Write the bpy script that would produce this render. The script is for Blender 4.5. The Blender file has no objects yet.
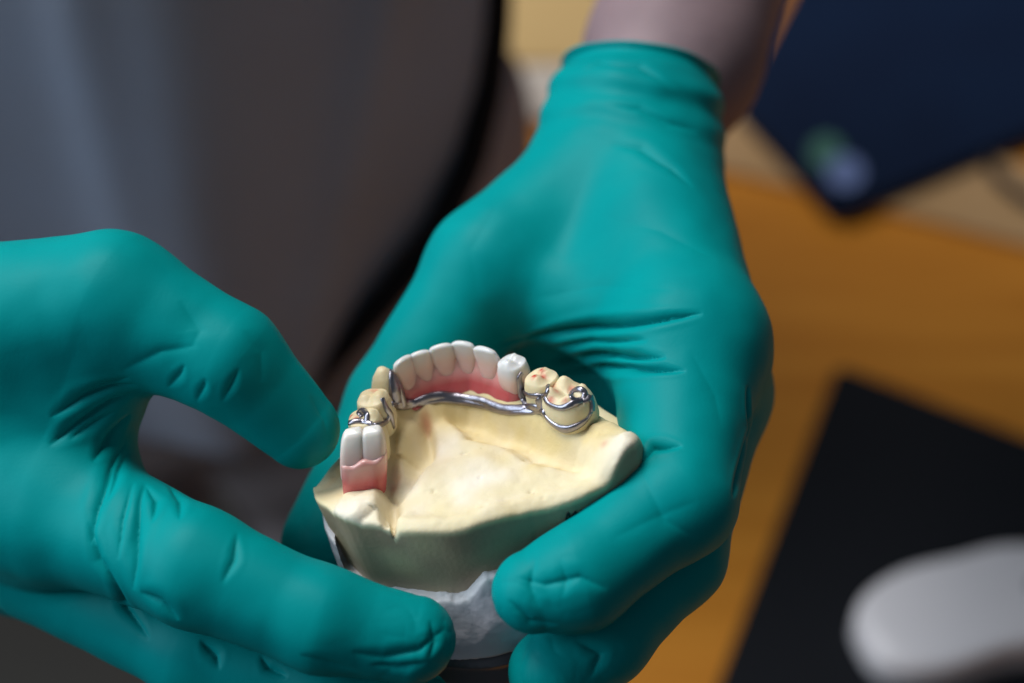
import bpy, math, random
import numpy as np
from mathutils import Vector, Matrix
from mathutils.bvhtree import BVHTree
random.seed(3); rng = np.random.default_rng(5)
SC = bpy.context.scene
COL = SC.collection
F32 = np.float32

# ------------------------------------------------------------------ camera frame used while authoring
FPX, D0, PITCH = 60/36*1024, 358.0, math.radians(48)      # mm
FOC = np.array([0., 0., 1130.])                            # focus point, world mm
FW = np.array([0, math.cos(PITCH), -math.sin(PITCH)])
UP = np.array([0, math.sin(PITCH), math.cos(PITCH)])
RT = np.array([1., 0, 0])
CAM = FOC - D0*FW
def H(px, py, d):            # a point seen at px,py, d mm beyond the focus plane, in hand space (x right, y up, z to camera)
    s = (D0+d)/FPX
    return np.array([(px-512)*s, (341.5-py)*s, -d])
R_CW = np.stack([RT, UP, -FW], 1)
def cw(P): return (np.asarray(P) @ R_CW.T + FOC)           # hand space -> world mm
def ray_plane(px, py, z):    # world point on a horizontal plane
    d = RT*(px-512)/FPX + UP*(341.5-py)/FPX + FW
    t = (z-CAM[2])/d[2]
    return CAM + d*t

# ------------------------------------------------------------------ objects
def empty(name, loc, label=None, cat=None, group=None):
    o = bpy.data.objects.new(name, None); COL.objects.link(o); o.location = Vector(loc)/1000
    o.empty_display_size = .01
    if label: o['label'] = label
    if cat: o['category'] = cat
    if group: o['group'] = group
    return o
def wloc(o):
    v = np.array(o.location, float)*1000
    return v + (wloc(o.parent) if o.parent else 0)
def mesh_obj(name, V, quads, mat, parent=None, origin=None, tris=None, smooth=True, attrs=None):
    """V world mm"""
    V = np.asarray(V, float)
    if origin is None: origin = wloc(parent) if parent else V.mean(0)
    me = bpy.data.meshes.new(name)
    quads = np.asarray(quads) if quads is not None and len(quads) else np.zeros((0, 4), int)
    tris = np.asarray(tris) if tris is not None and len(tris) else np.zeros((0, 3), int)
    nl = quads.size + tris.size; nf = len(quads)+len(tris)
    me.vertices.add(len(V)); me.loops.add(nl); me.polygons.add(nf)
    me.vertices.foreach_set('co', ((V-origin)/1000).astype(F32).ravel())
    me.loops.foreach_set('vertex_index', np.concatenate([quads.ravel(), tris.ravel()]).astype(np.int32))
    st = np.concatenate([np.arange(len(quads))*4, quads.size+np.arange(len(tris))*3])
    me.polygons.foreach_set('loop_start', st.astype(np.int32))
    me.polygons.foreach_set('loop_total', np.concatenate([np.full(len(quads), 4), np.full(len(tris), 3)]).astype(np.int32))
    me.update(calc_edges=True); me.validate()
    me.polygons.foreach_set('use_smooth', np.full(len(me.polygons), smooth))
    if attrs:
        for k, a in attrs.items():
            at = me.attributes.new(k, 'FLOAT', 'POINT'); at.data.foreach_set('value', a.astype(F32))
    me.materials.append(mat)
    o = bpy.data.objects.new(name, me); COL.objects.link(o)
    if parent:
        o.parent = parent; o.location = Vector((origin - wloc(parent))/1000)
    else: o.location = Vector(origin)/1000
    return o

# ------------------------------------------------------------------ distance fields
def cone(P, a, b, ra, rb):
    a = np.asarray(a, F32); b = np.asarray(b, F32); ba = b-a
    t = np.clip(((P-a)@ba)/float(ba@ba), 0, 1)
    q = P-a-t[:, None]*ba
    return np.sqrt((q*q).sum(1)) - (ra+(rb-ra)*t)
def tri(P, a, b, c, ra, rb, rc):
    a, b, c = [np.asarray(v, F32) for v in (a, b, c)]
    u, v = b-a, c-a; w = P-a
    uu, uv, vv = u@u, u@v, v@v; wu, wv = w@u, w@v
    D = uv*uv-uu*vv
    s = (uv*wv-vv*wu)/D; t = (uv*wu-uu*wv)/D
    ins = (s >= 0) & (t >= 0) & (s+t <= 1)
    q = w - s[:, None]*u - t[:, None]*v
    r = ra + s*(rb-ra) + t*(rc-ra)
    d = np.sqrt((q*q).sum(1)) - r
    e = np.minimum(np.minimum(cone(P, a, b, ra, rb), cone(P, b, c, rb, rc)), cone(P, a, c, ra, rc))
    return np.where(ins, np.minimum(d, e), e)
def ell(P, c, r):
    q = (P-np.asarray(c, F32))/np.asarray(r, F32)
    k0 = np.sqrt((q*q).sum(1)); q2 = q/np.asarray(r, F32); k1 = np.sqrt((q2*q2).sum(1))+1e-9
    return k0*(k0-1)/k1
def smin(a, b, k):
    h = np.clip(k-np.abs(a-b), 0, None)/k
    return np.minimum(a, b) - h*h*k*.25
def smax(a, b, k): return -smin(-a, -b, k)
def chain(P, pts, k=3):
    f = None
    for p, q in zip(pts[:-1], pts[1:]):
        g = cone(P, p[0], q[0], p[1], q[1])
        f = g if f is None else smin(f, g, k)
    return f

def nets(f, lo, hi, h, coarse=4, newton=2):
    lo = np.asarray(lo, float); hi = np.asarray(hi, float)
    n = np.ceil((hi-lo)/(h*coarse)).astype(int)
    ax = [lo[i]+np.arange(n[i]+1)*h*coarse for i in range(3)]
    G = np.stack(np.meshgrid(*ax, indexing='ij'), -1).reshape(-1, 3).astype(F32)
    C = f(G).reshape(n+1)
    N = n*coarse+1
    idx = [np.minimum(((np.arange(N[i])+coarse//2)//coarse), n[i]) for i in range(3)]
    V = C[np.ix_(*idx)].astype(F32)
    m = np.abs(V) < h*coarse*1.6
    I = np.argwhere(m)
    for s in range(0, len(I), 400000):
        J = I[s:s+400000]
        V[J[:, 0], J[:, 1], J[:, 2]] = f((lo+J*h).astype(F32))
    S = V < 0
    cell = np.zeros(N-1, bool)
    Sc = [S[i:N[0]-1+i, j:N[1]-1+j, k:N[2]-1+k] for i in (0, 1) for j in (0, 1) for k in (0, 1)]
    anyc = np.logical_or.reduce(Sc); allc = np.logical_and.reduce(Sc)
    cell = anyc & ~allc
    ci = np.argwhere(cell)
    vid = -np.ones(N-1, np.int64); vid[cell] = np.arange(len(ci))
    acc = np.zeros((len(ci), 3)); cnt = np.zeros(len(ci))
    cor = [(i, j, k) for i in (0, 1) for j in (0, 1) for k in (0, 1)]
    vals = {c: V[ci[:, 0]+c[0], ci[:, 1]+c[1], ci[:, 2]+c[2]] for c in cor}
    for a in cor:
        for x in range(3):
            if a[x] == 0:
                b = list(a); b[x] = 1; b = tuple(b)
                va, vb = vals[a], vals[b]
                mm = (va < 0) != (vb < 0)
                t = np.where(mm, va/(va-vb+1e-12), 0)
                p = np.array(a, float)+np.zeros((len(ci), 3)); p[:, x] += t
                acc += p*mm[:, None]; cnt += mm
    P = lo + (ci+acc/np.maximum(cnt, 1)[:, None])*h
    quads = []
    for x in range(3):
        y, z = (x+1) % 3, (x+2) % 3
        sl0 = [slice(None)]*3; sl1 = [slice(None)]*3
        sl0[x] = slice(0, N[x]-1); sl1[x] = slice(1, N[x])
        for q in (y, z): sl0[q] = sl1[q] = slice(1, N[q]-1)
        A = S[tuple(sl0)]; B = S[tuple(sl1)]
        e = np.argwhere(A != B); flip = A[A != B]
        off = np.zeros(3, int); off[y] = 1; off[z] = 1
        g = e+off
        def at(dy, dz):
            q = g.copy(); q[:, y] += dy; q[:, z] += dz
            return vid[q[:, 0], q[:, 1], q[:, 2]]
        Q = np.stack([at(-1, -1), at(0, -1), at(0, 0), at(-1, 0)], 1)
        Q[~flip] = Q[~flip][:, ::-1]
        quads.append(Q)
    quads = np.concatenate(quads)
    P = project(f, P, newton, h*.35)
    return P, quads
def grad(f, P, e):
    g = np.zeros(P.shape)
    for s in ((1, 1, 1), (1, -1, -1), (-1, 1, -1), (-1, -1, 1)):
        s = np.array(s, float)
        g += np.outer(f((P+s*e).astype(F32)), s)
    return g
def project(f, P, n, e):
    for _ in range(n):
        g = grad(f, P, e)/(4*e)
        d = f(P.astype(F32))
        st = d/np.maximum((g*g).sum(1), .15)
        st = np.clip(st, -3*e, 3*e)
        P = P - g*st[:, None]
    return P
def vnormals(P, Q):
    a = P[Q[:, 2]]-P[Q[:, 0]]; b = P[Q[:, 3]]-P[Q[:, 1]]
    n = np.cross(a, b); N = np.zeros_like(P)
    for k in range(Q.shape[1]): np.add.at(N, Q[:, k], n)
    return N/np.maximum(np.linalg.norm(N, axis=1), 1e-9)[:, None]
def subdiv(P, Q):
    E = np.concatenate([np.stack([Q[:, i], Q[:, (i+1) % 4]], 1) for i in range(4)])
    Es = np.sort(E, 1); key = Es[:, 0]*len(P)+Es[:, 1]
    uk, first, inv = np.unique(key, return_index=True, return_inverse=True)
    inv = inv.reshape(-1)
    mid = P[Es[first]].mean(1); n0 = len(P); n1 = n0+len(mid)
    cen = P[Q].mean(1); m = len(Q)
    e = [n0+inv[i*m:(i+1)*m] for i in range(4)]; c = n1+np.arange(m)
    P2 = np.concatenate([P, mid, cen])
    Q2 = np.concatenate([np.stack([Q[:, i], e[i], c, e[i-1]], 1) for i in range(4)])
    return P2, Q2

def vnoise(P, scale, seed=0):                # smooth value noise -1..1
    q = np.asarray(P, float)/scale+1000; i = np.floor(q).astype(np.int64); t = q-i; t = t*t*(3-2*t)
    def hsh(a):
        x = (a[:, 0]*73856093) ^ (a[:, 1]*19349663) ^ (a[:, 2]*83492791) ^ (seed*2654435761)
        x = (x ^ (x >> 13))*1274126177 & 0x7fffffff
        return ((x ^ (x >> 16)) & 0xffff)/32767.5-1
    r = 0
    for a in (0, 1):
        for b in (0, 1):
            for c in (0, 1):
                w = (t[:, 0] if a else 1-t[:, 0])*(t[:, 1] if b else 1-t[:, 1])*(t[:, 2] if c else 1-t[:, 2])
                r = r + w*hsh(i+np.array([a, b, c]))
    return r

# ------------------------------------------------------------------ materials
def mat(name, base, rough=.5, metal=0, spec=.5, sss=0, sssr=(1, .5, .3), sscale=.002, coat=0, bump=None, noise=None):
    """bump: (scale, strength, distance_m); noise: (scale, colour2, contrast)"""
    m = bpy.data.materials.new(name); m.use_nodes = True; nt = m.node_tree; b = nt.nodes['Principled BSDF']
    L = nt.links.new; Nn = nt.nodes.new
    b.inputs['Base Color'].default_value = (*base, 1)
    b.inputs['Roughness'].default_value = rough; b.inputs['Metallic'].default_value = metal
    b.inputs['Specular IOR Level'].default_value = spec
    if coat: b.inputs['Coat Weight'].default_value = coat; b.inputs['Coat Roughness'].default_value = .15
    if sss:
        b.inputs['Subsurface Weight'].default_value = sss
        b.inputs['Subsurface Radius'].default_value = sssr; b.inputs['Subsurface Scale'].default_value = sscale
    tc = Nn('ShaderNodeTexCoord')
    if noise:
        n = Nn('ShaderNodeTexNoise'); n.inputs['Scale'].default_value = noise[0]; n.inputs['Detail'].default_value = 5
        L(tc.outputs['Object'], n.inputs['Vector'])
        r = Nn('ShaderNodeMapRange'); r.inputs[1].default_value = .5-noise[2]; r.inputs[2].default_value = .5+noise[2]
        L(n.outputs['Fac'], r.inputs[0])
        mx = Nn('ShaderNodeMix'); mx.data_type = 'RGBA'; mx.inputs[6].default_value = (*base, 1); mx.inputs[7].default_value = (*noise[1], 1)
        L(r.outputs[0], mx.inputs[0]); L(mx.outputs[2], b.inputs['Base Color'])
    if bump:
        n = Nn('ShaderNodeTexNoise'); n.inputs['Scale'].default_value = bump[0]; n.inputs['Detail'].default_value = 6
        L(tc.outputs['Object'], n.inputs['Vector'])
        bp = Nn('ShaderNodeBump'); bp.inputs['Strength'].default_value = bump[1]; bp.inputs['Distance'].default_value = bump[2]
        L(n.outputs['Fac'], bp.inputs['Height']); L(bp.outputs[0], b.inputs['Normal'])
    return m
def attr_mix(m, attr, col2):
    """mix the present base colour towards col2 by a vertex attribute"""
    nt = m.node_tree; b = nt.nodes['Principled BSDF']; L = nt.links.new
    a = nt.nodes.new('ShaderNodeAttribute'); a.attribute_name = attr
    mx = nt.nodes.new('ShaderNodeMix'); mx.data_type = 'RGBA'
    if b.inputs['Base Color'].links: L(b.inputs['Base Color'].links[0].from_socket, mx.inputs[6])
    else: mx.inputs[6].default_value = b.inputs['Base Color'].default_value
    mx.inputs[7].default_value = (*col2, 1)
    L(a.outputs['Fac'], mx.inputs[0]); L(mx.outputs[2], b.inputs['Base Color'])
    return m
GLOVE = mat('nitrile_glove', (.0, .275, .275), .46, spec=.06, sss=.0, noise=(45, (.0, .232, .24), .25), bump=(1400, .18, .00015))
PLASTER = mat('yellow_stone', (.70, .59, .33), .62, spec=.3, sss=.1, sscale=.0015, sssr=(1, .7, .4), noise=(60, (.78, .70, .48), .2), bump=(1100, .3, .0003))
attr_mix(PLASTER, 'side', (.40, .285, .205)); attr_mix(PLASTER, 'stain', (.64, .47, .14)); attr_mix(PLASTER, 'pale', (.82, .76, .64)); attr_mix(PLASTER, 'red', (.55, .10, .06))  # 'side' browns the front walls: their shade put into the stone colour
TOOTHP = mat('stone_tooth', (.78, .69, .46), .45, spec=.4, sss=.2, sscale=.0015, noise=(150, (.72, .60, .36), .2), bump=(900, .3, .0003))
attr_mix(TOOTHP, 'red', (.55, .035, .02))
MOUNT = mat('mount_plaster', (.76, .73, .79), .6, spec=.35, noise=(60, (.64, .62, .68), .25), bump=(500, .4, .0005))
attr_mix(MOUNT, 'pale', (.80, .78, .80))
PLATE = mat('mount_plate', (.16, .16, .18), .35, metal=.3, bump=(200, .2, .0003))
ENAMEL = mat('acrylic_tooth', (.84, .80, .74), .3, spec=.35, sss=.7, sssr=(1, .8, .6), sscale=.002, coat=.08, noise=(220, (.80, .75, .67), .3))
attr_mix(ENAMEL, 'neck', (.74, .40, .36)); attr_mix(ENAMEL, 'tip', (.60, .64, .68))
GUM = mat('pink_acrylic', (.62, .13, .14), .25, spec=.5, sss=.4, sssr=(1, .3, .3), sscale=.002, coat=.3, noise=(180, (.52, .09, .10), .25), bump=(350, .3, .0006))
attr_mix(GUM, 'pale', (.78, .45, .40))
CHROME = mat('cast_metal', (.40, .385, .43), .33, metal=1, noise=(300, (.22, .21, .25), .3), bump=(500, .35, .0005))
SKIN = mat('skin', (.30, .21, .22), .6, spec=.3, sss=.1, sscale=.004, noise=(25, (.15, .10, .115), .2))
SMOCK = mat('smock_cloth', (.36, .36, .40), .9, spec=.1, noise=(5, (.42, .50, .66), .25), bump=(900, .5, .0004))
SEAM = mat('smock_binding', (.008, .008, .010), .8, spec=.2, bump=(900, .4, .0004))
TROUS = mat('trouser_cloth', (.50, .43, .43), .9, spec=.15, noise=(10, (.36, .30, .30), .3), bump=(800, .5, .0004))
FLOOR = mat('floor_vinyl', (.012, .010, .007), .6, noise=(4, (.018, .015, .010), .3))
def wood_mat():
    m = mat('orange_wood', (.42, .17, .02), .42, spec=.4); nt = m.node_tree; L = nt.links.new; N = nt.nodes.new
    b = nt.nodes['Principled BSDF']; tc = N('ShaderNodeTexCoord'); mp = N('ShaderNodeMapping'); mp.inputs['Scale'].default_value = (3, 30, 3)
    n = N('ShaderNodeTexNoise'); n.inputs['Scale'].default_value = 2.2; n.inputs['Detail'].default_value = 6; n.inputs['Distortion'].default_value = .6
    cr = N('ShaderNodeValToRGB'); e = cr.color_ramp.elements
    e[0].position = .3; e[0].color = (.56, .195, .014, 1); e[1].position = .72; e[1].color = (.74, .29, .03, 1)
    L(tc.outputs['Object'], mp.inputs[0]); L(mp.outputs[0], n.inputs['Vector']); L(n.outputs['Fac'], cr.inputs[0]); L(cr.outputs[0], b.inputs['Base Color'])
    bp = N('ShaderNodeBump'); bp.inputs['Strength'].default_value = .15; bp.inputs['Distance'].default_value = .0005; L(n.outputs['Fac'], bp.inputs['Height']); L(bp.outputs[0], b.inputs['Normal'])
    return m
WOOD = wood_mat()
TANWOOD = mat('pale_wood', (.58, .37, .19), .5, noise=(14, (.50, .30, .13), .3))
PAPER = mat('white_paper', (.62, .55, .48), .7, noise=(20, (.55, .48, .42), .3))
TANP = mat('tan_card', (.62, .42, .18), .7, noise=(8, (.56, .37, .15), .3))
PADM = mat('black_rubber', (.008, .009, .012), .8, spec=.2, bump=(1500, .3, .0002))
MOUSEW = mat('white_plastic', (.80, .76, .77), .35, noise=(30, (.76, .72, .73), .3))
MOUSEG = mat('grey_plastic', (.12, .12, .13), .4)
NAVY = mat('navy_cloth', (.001, .008, .032), .8, spec=.2, noise=(15, (.002, .013, .045), .3), bump=(900, .4, .0003))
LOGOG = mat('green_print', (.05, .16, .12), .6); LOGOB = mat('blue_print', (.14, .20, .42), .6)
BLK = mat('black_plastic', (.012, .011, .012), .5)

# ------------------------------------------------------------------ creases
def make_creases(P, Q, lines, tol=40):
    """lines: (pixel polyline, width mm, depth mm[, ridge]) traced on the surface; carved along the normal"""
    bvh = BVHTree.FromPolygons([Vector(p) for p in P], Q.tolist())
    N = vnormals(P, Q)
    out = np.zeros(len(P))
    cam = Vector((0, 0, D0))
    for ln in lines:
        pts, w, dep = ln[:3]
        rid = ln[3] if len(ln) > 3 else .35
        Wp = []
        for (a, b) in zip(pts[:-1], pts[1:]):
            n = max(2, int(math.hypot(b[0]-a[0], b[1]-a[1])/2))
            for i in range(n):
                t = i/n; px = a[0]+(b[0]-a[0])*t; py = a[1]+(b[1]-a[1])*t
                d = Vector(((px-512)/FPX, (341.5-py)/FPX, -1)).normalized()
                hit = bvh.ray_cast(cam, d)
                if hit[0] is not None: Wp.append(hit[0])
        if len(Wp) < 3: continue
        Wp = np.array(Wp)
        # break at jumps in depth
        lo = Wp.min(0)-4*w; hi = Wp.max(0)+4*w
        sel = np.where(np.all((P > lo) & (P < hi), 1))[0]
        if not len(sel): continue
        best = np.full(len(sel), 1e9); bt = np.zeros(len(sel)); nW = len(Wp)
        for i in range(nW-1):
            a, b = Wp[i], Wp[i+1]; ba = b-a; L2 = ba@ba
            if L2 > 36 or L2 < 1e-9: continue
            q = P[sel]-a; t = np.clip(q@ba/L2, 0, 1)
            d = np.linalg.norm(q-t[:, None]*ba, axis=1)
            m = d < best; best[m] = d[m]; bt[m] = (i+t[m])/(nW-1)
        env = np.sin(np.pi*np.clip(bt, 0, 1))**.9
        ww = w*(.3+.4*env); x = best/ww
        thin = min(1, 1.6/w)
        prof = -(.95*np.exp(-x**1.25*1.5)+.28*np.exp(-(x/3.2)**2)) + .5*rid*thin*np.exp(-((x-2.9)**2)*.45)
        out[sel] += prof*dep*env
    return P + N*out[:, None]

# ------------------------------------------------------------------ the two gloved hands (hand space)
# hand coming down from the top right (it cradles the cast)
WA0, WA1 = H(648, 58, 84), H(630, 132, 68)
CUFA = H(655, 62, 84); _c0, _c1, _c2 = H(572, 64, 86), H(708, 80, 88), H(632, 46, 62); nA = np.cross(_c1-_c0, _c2-_c0); nA *= np.sign(nA[1])/np.linalg.norm(nA); CUFA = _c0
A_i = [(H(688, 345, 16), 16.5), (H(678, 500, -10), 11.8), (H(577, 579, -20), 10.0), (H(533, 592, -21), 8.4)]
A_m = [(H(700, 392, 32), 16), (H(668, 552, 6), 12), (H(600, 635, -6), 10.2), (H(552, 672, -10), 9)]
A_r = [(H(688, 430, 48), 14), (H(650, 560, 30), 11), (H(600, 640, 16), 10), (H(560, 690, 8), 8.5)]
A_p = [(H(650, 440, 62), 12), (H(625, 560, 48), 9), (H(580, 630, 38), 8), (H(550, 670, 32), 7)]
A_t = [(H(615, 170, 60), 16.5), (H(492, 268, 44), 15), (H(402, 405, 43), 12.6), (H(328, 545, 27), 10.6)]
def handA(P):
    f = smin(cone(P, H(648, 20, 94), WA1, 17.6, 19), cone(P, H(648, 20, 112), H(632, 132, 84), 16.5, 18), 8)
    palm = tri(P, H(632, 150, 64), A_i[0][0], A_r[0][0], 19, 16.5, 14)
    palm = smin(palm, tri(P, H(628, 160, 66), H(505, 268, 48), H(672, 335, 26), 17, 12, 13.5), 8)
    palm = smin(palm, tri(P, H(610, 200, 76), H(505, 285, 58), A_p[0][0], 14, 9, 12), 8)
    palm = smin(palm, cone(P, A_i[0][0], A_m[0][0], 16, 15.5), 6)
    f = smin(f, palm, 14)
    g = smin(f, chain(P, A_t, 4), 7)
    fi = smin(f, chain(P, A_i, 3.5), 5)
    fm = smin(f, chain(P, A_m, 3.5), 4)
    fr = smin(f, chain(P, A_r, 3.5), 4)
    fp = smin(f, chain(P, A_p, 3.5), 4)
    o = smin(np.minimum(np.minimum(g, fi), np.minimum(fm, np.minimum(fr, fp))), 1e3+f*0, .1)
    o = smin(g, fi, 1.5); o = smin(o, fm, .6); o = np.minimum(o, np.minimum(fr, fp))
    # cuff end: flat cut with a rolled bead
    s = (P-CUFA.astype(F32))@nA.astype(F32) + 1.6*vnoise(P, 15, 91)
    o = o - 1.3*np.exp(-((s+1.1)/.9)**2) - 1.1*np.exp(-((s+9)/5)**2) + .5*np.exp(-((s+4)/1.6)**2) + .38*np.sin(s*.75+3.5*vnoise(P, 22, 92))*np.clip(-s/6, 0, 1)*np.clip((s+30)/12, 0, 1)
    return smax(o, s, .8)
# hand coming in from the left (it pinches the rim)
B_t = [(H(-95, 335, 8), 18), (H(112, 306, 0), 15), (H(228, 360, -4), 11.4), (H(300, 428, 1), 8.6)]
B_i = [(H(60, 505, 8), 15.5), (H(196, 568, -14), 11.6), (H(322, 620, -18), 10.2), (H(411, 640, -17), 8.9)]
B_m = [(H(50, 560, 24), 14.5), (H(200, 648, 8), 11.5), (H(330, 690, 0), 10), (H(410, 708, -2), 9)]
B_r = [(H(30, 560, 44), 12.5), (H(180, 636, 32), 10.5), (H(300, 690, 20), 9.5), (H(370, 715, 14), 8.5)]
B_p = [(H(0, 560, 60), 11), (H(120, 605, 56), 9), (H(220, 650, 46), 8), (H(290, 690, 36), 7)]
CUFB = H(-330, 395, 30); nB = H(-420, 400, 34)-H(-250, 395, 26); nB /= np.linalg.norm(nB)
def handB(P):
    f = smin(cone(P, H(-420, 405, 34), H(-210, 390, 20), 22, 22), cone(P, H(-420, 470, 40), H(-210, 440, 30), 20, 21), 8)
    palm = tri(P, H(-170, 380, 14), B_t[1][0], H(45, 482, 14), 20, 13.2, 14.5)
    palm = smin(palm, tri(P, H(-180, 420, 26), B_i[0][0], B_r[0][0], 20, 16, 13), 8)
    palm = smin(palm, cone(P, B_i[0][0], B_p[0][0], 15, 11), 6)
    f = smin(f, palm, 14)
    g = smin(f, chain(P, B_t, 3), 6)
    fi = smin(f, chain(P, B_i, 3.5), 6)
    fm = smin(f, chain(P, B_m, 3.5), 4)
    fr = smin(f, chain(P, B_r, 3.5), 4)
    fp = smin(f, chain(P, B_p, 3.5), 4)
    o = smin(g, fi, 3); o = smin(o, fm, .6); o = np.minimum(o, np.minimum(fr, fp))
    s = (P-CUFB.astype(F32))@nB.astype(F32)
    o = o - 1.0*np.exp(-((s+1.0)/1.1)**2)
    return smax(o, s, .8)
CR_A = [  # creases seen on the cradling hand
    ([(500, 344), (560, 333), (620, 323), (705, 313)], 1.25, 3.0),
    ([(545, 350), (590, 342), (650, 340)], 1.1, 1.6),
    ([(545, 363), (610, 355), (668, 358)], 1.2, 3.0),
    ([(555, 373), (625, 366), (688, 371)], 1.1, 2.8),
    ([(530, 300), (600, 285), (680, 290)], 4.5, .35), ([(480, 300), (470, 250), (500, 200)], 5, .3),
    ([(748, 385), (750, 430), (742, 462), (732, 500)], 1.3, 2.4),
    ([(636, 466), (652, 446), (684, 446)], 1.0, 1.6),
    ([(605, 104), (640, 108), (668, 122), (700, 132)], 1.4, .8), ([(608, 143), (640, 148), (672, 168), (695, 190)], 1.4, .7),
    ([(575, 75), (600, 62), (640, 66), (680, 90)], 1.3, .7),
    
    ([(515, 577), (545, 585), (580, 577), (610, 590)], 1.3, .7), ([(508, 600), (530, 622), (560, 625)], 1.1, .7),
    ([(535, 560), (530, 585), (540, 610)], 1.0, .4), ([(560, 560), (566, 580), (562, 600)], .9, .35),
    ([(575, 640), (600, 655), (590, 680)], 1.1, .9), 
    ([(690, 350), (715, 395), (722, 430)], 3, .2), ([(610, 540), (650, 520), (700, 500)], 3.0, .3),
    ([(600, 215), (660, 230), (720, 262)], 4, .35), ([(640, 470), (665, 520), (700, 540)], 2.0, .3)]
CR_B = [
    ([(50, 418), (80, 400), (112, 388), (138, 384)], 1.4, 1.3), ([(48, 446), (78, 424), (112, 402), (136, 392)], 1.4, 1.5),
    ([(68, 440), (95, 424), (120, 408)], 1.1, .9), ([(92, 462), (112, 436), (132, 412)], 1.3, 1.2), ([(75, 400), (105, 386), (132, 376)], 1.0, .6),
    ([(90, 545), (96, 510), (112, 465), (128, 440)], 1.3, 1.2), ([(108, 500), (118, 470), (130, 450)], 1.1, .9), ([(124, 600), (98, 560), (88, 520)], 1.2, 1.0),
    ([(133, 590), (134, 540), (140, 500), (146, 480)], 1.5, 1.5), ([(118, 560), (122, 520), (134, 480)], 1.0, .7), ([(150, 640), (128, 610), (104, 570)], 1.2, 1.0),
    ([(140, 592), (160, 604), (180, 622)], 1.8, 1.2),
    ([(168, 388), (180, 374), (186, 362)], .8, .5), ([(196, 402), (204, 386), (206, 376)], .8, .5), ([(120, 372), (160, 352), (200, 345)], 2.2, .5), ([(245, 330), (262, 352), (262, 385)], 3, .3),
    ([(222, 402), (232, 384), (240, 366)], .8, .5), ([(222, 584), (234, 560), (238, 530)], .8, .6),
    ([(146, 485), (156, 500), (152, 525)], .9, .8), ([(168, 484), (180, 500), (180, 522)], .9, .7),
    ([(352, 652), (385, 658), (420, 650), (448, 626)], 1.3, .9), ([(370, 665), (400, 668), (430, 662)], 1.0, .8),
    ([(430, 620), (436, 642), (428, 662)], .9, .7), ([(300, 655), (330, 664), (360, 672)], 1.2, .6),
    ([(200, 640), (215, 655), (220, 672)], 1.1, 1.0), ([(260, 655), (268, 668), (290, 678)], 1.0, .9),
    ([(180, 300), (200, 330), (190, 350)], 2.5, .3), ([(310, 395), (325, 420), (330, 445)], 1.6, .35)]
def bounds(chs, pad=6):
    A = np.array([p for c in chs for p, r in c]); R = np.array([r for c in chs for p, r in c])
    return (A-R[:, None]).min(0)-pad, (A+R[:, None]).max(0)+pad
def build_hand(f, chs, extra, lines, seed, tips, h=.7):
    lo, hi = bounds(chs+[extra])
    P, Q = nets(f, lo, hi, h)
    P, Q = subdiv(P, Q)
    P = project(f, P, 1, .3)
    # soft, slightly baggy glove surface
    N = vnormals(P, Q)
    P = P + N*(.28*vnoise(P, 13, seed)+.12*vnoise(P, 5, seed+1))[:, None]
    for t_, r_ in tips:
        wt = np.exp(-(np.linalg.norm(P-t_, axis=1)/(r_*1.3))**2)
        P = P - N*(wt*(.28*(1-np.abs(vnoise(P, 5.5, seed+5)))**3 + .10*(1-np.abs(vnoise(P, 2.8, seed+6)))**3 - .1))[:, None]
    P = make_creases(P, Q, lines)
    return P, Q
lodA = build_hand(handA, [A_i, A_m, A_r, A_p, A_t], [(H(654, 40, 94), 22), (H(654, 40, 112), 20)], CR_A, 1, [A_i[3], A_m[3], A_t[3]])
lodB = build_hand(handB, [B_i, B_m, B_r, B_p, B_t], [(H(-300, 400, 34), 24), (H(-300, 470, 40), 22)], CR_B, 7, [B_i[3], B_m[3]])

person = empty('person', (-190, 360, 0), 'person in a dark smock and green gloves, holding the cast in both hands', 'person')
gA = mesh_obj('glove', cw(lodA[0]), lodA[1], GLOVE, person); gA['label'] = 'green nitrile glove, cuff visible, cradling the cast from behind'
gB = mesh_obj('glove', cw(lodB[0]), lodB[1], GLOVE, person); gB['label'] = 'green nitrile glove pinching the rim of the cast'

# body: one continuous mesh of torso, hips, arms (world mm)
def bodyf(P):
    t = ell(P, (-190, 375, 1120), (150, 100, 260))
    t = smin(t, ell(P, (-190, 370, 900), (158, 105, 190)), 60)
    t = smin(t, cone(P, (-330, 380, 1370), (-50, 380, 1370), 55, 55), 60)
    t = smin(t, cone(P, (-190, 385, 1400), (-190, 375, 1480), 52, 50), 30)
    t = smin(t, cone(P, (-265, 370, 850), (-275, 440, 450), 75, 55), 30)
    t = smin(t, cone(P, (-110, 370, 850), (-105, 435, 450), 75, 55), 10)
    wa = cw(H(672, 60, 112)); wa2 = cw(H(640, 150, 86))
    a = smin(cone(P, (-30, 385, 1365), (110, 365, 1140), 48, 42), cone(P, (110, 365, 1140), wa, 40, 24), 15)
    a = smin(a, cone(P, wa, wa2, 23, 15), 8)
    wb = cw(H(-300, 420, 34)); wb2 = cw(H(-200, 420, 26))
    b = smin(cone(P, (-350, 385, 1365), (-430, 250, 1130), 48, 42), cone(P, (-430, 250, 1130), wb, 38, 22), 15)
    b = smin(b, cone(P, wb, wb2, 21, 17), 8)
    return smin(t, smin(a, b, 1), 25)
P, Q = nets(bodyf, (-500, 50, 440), (170, 500, 1540), 6, coarse=3)
mesh_obj('body', P, Q, SKIN, person)
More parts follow.
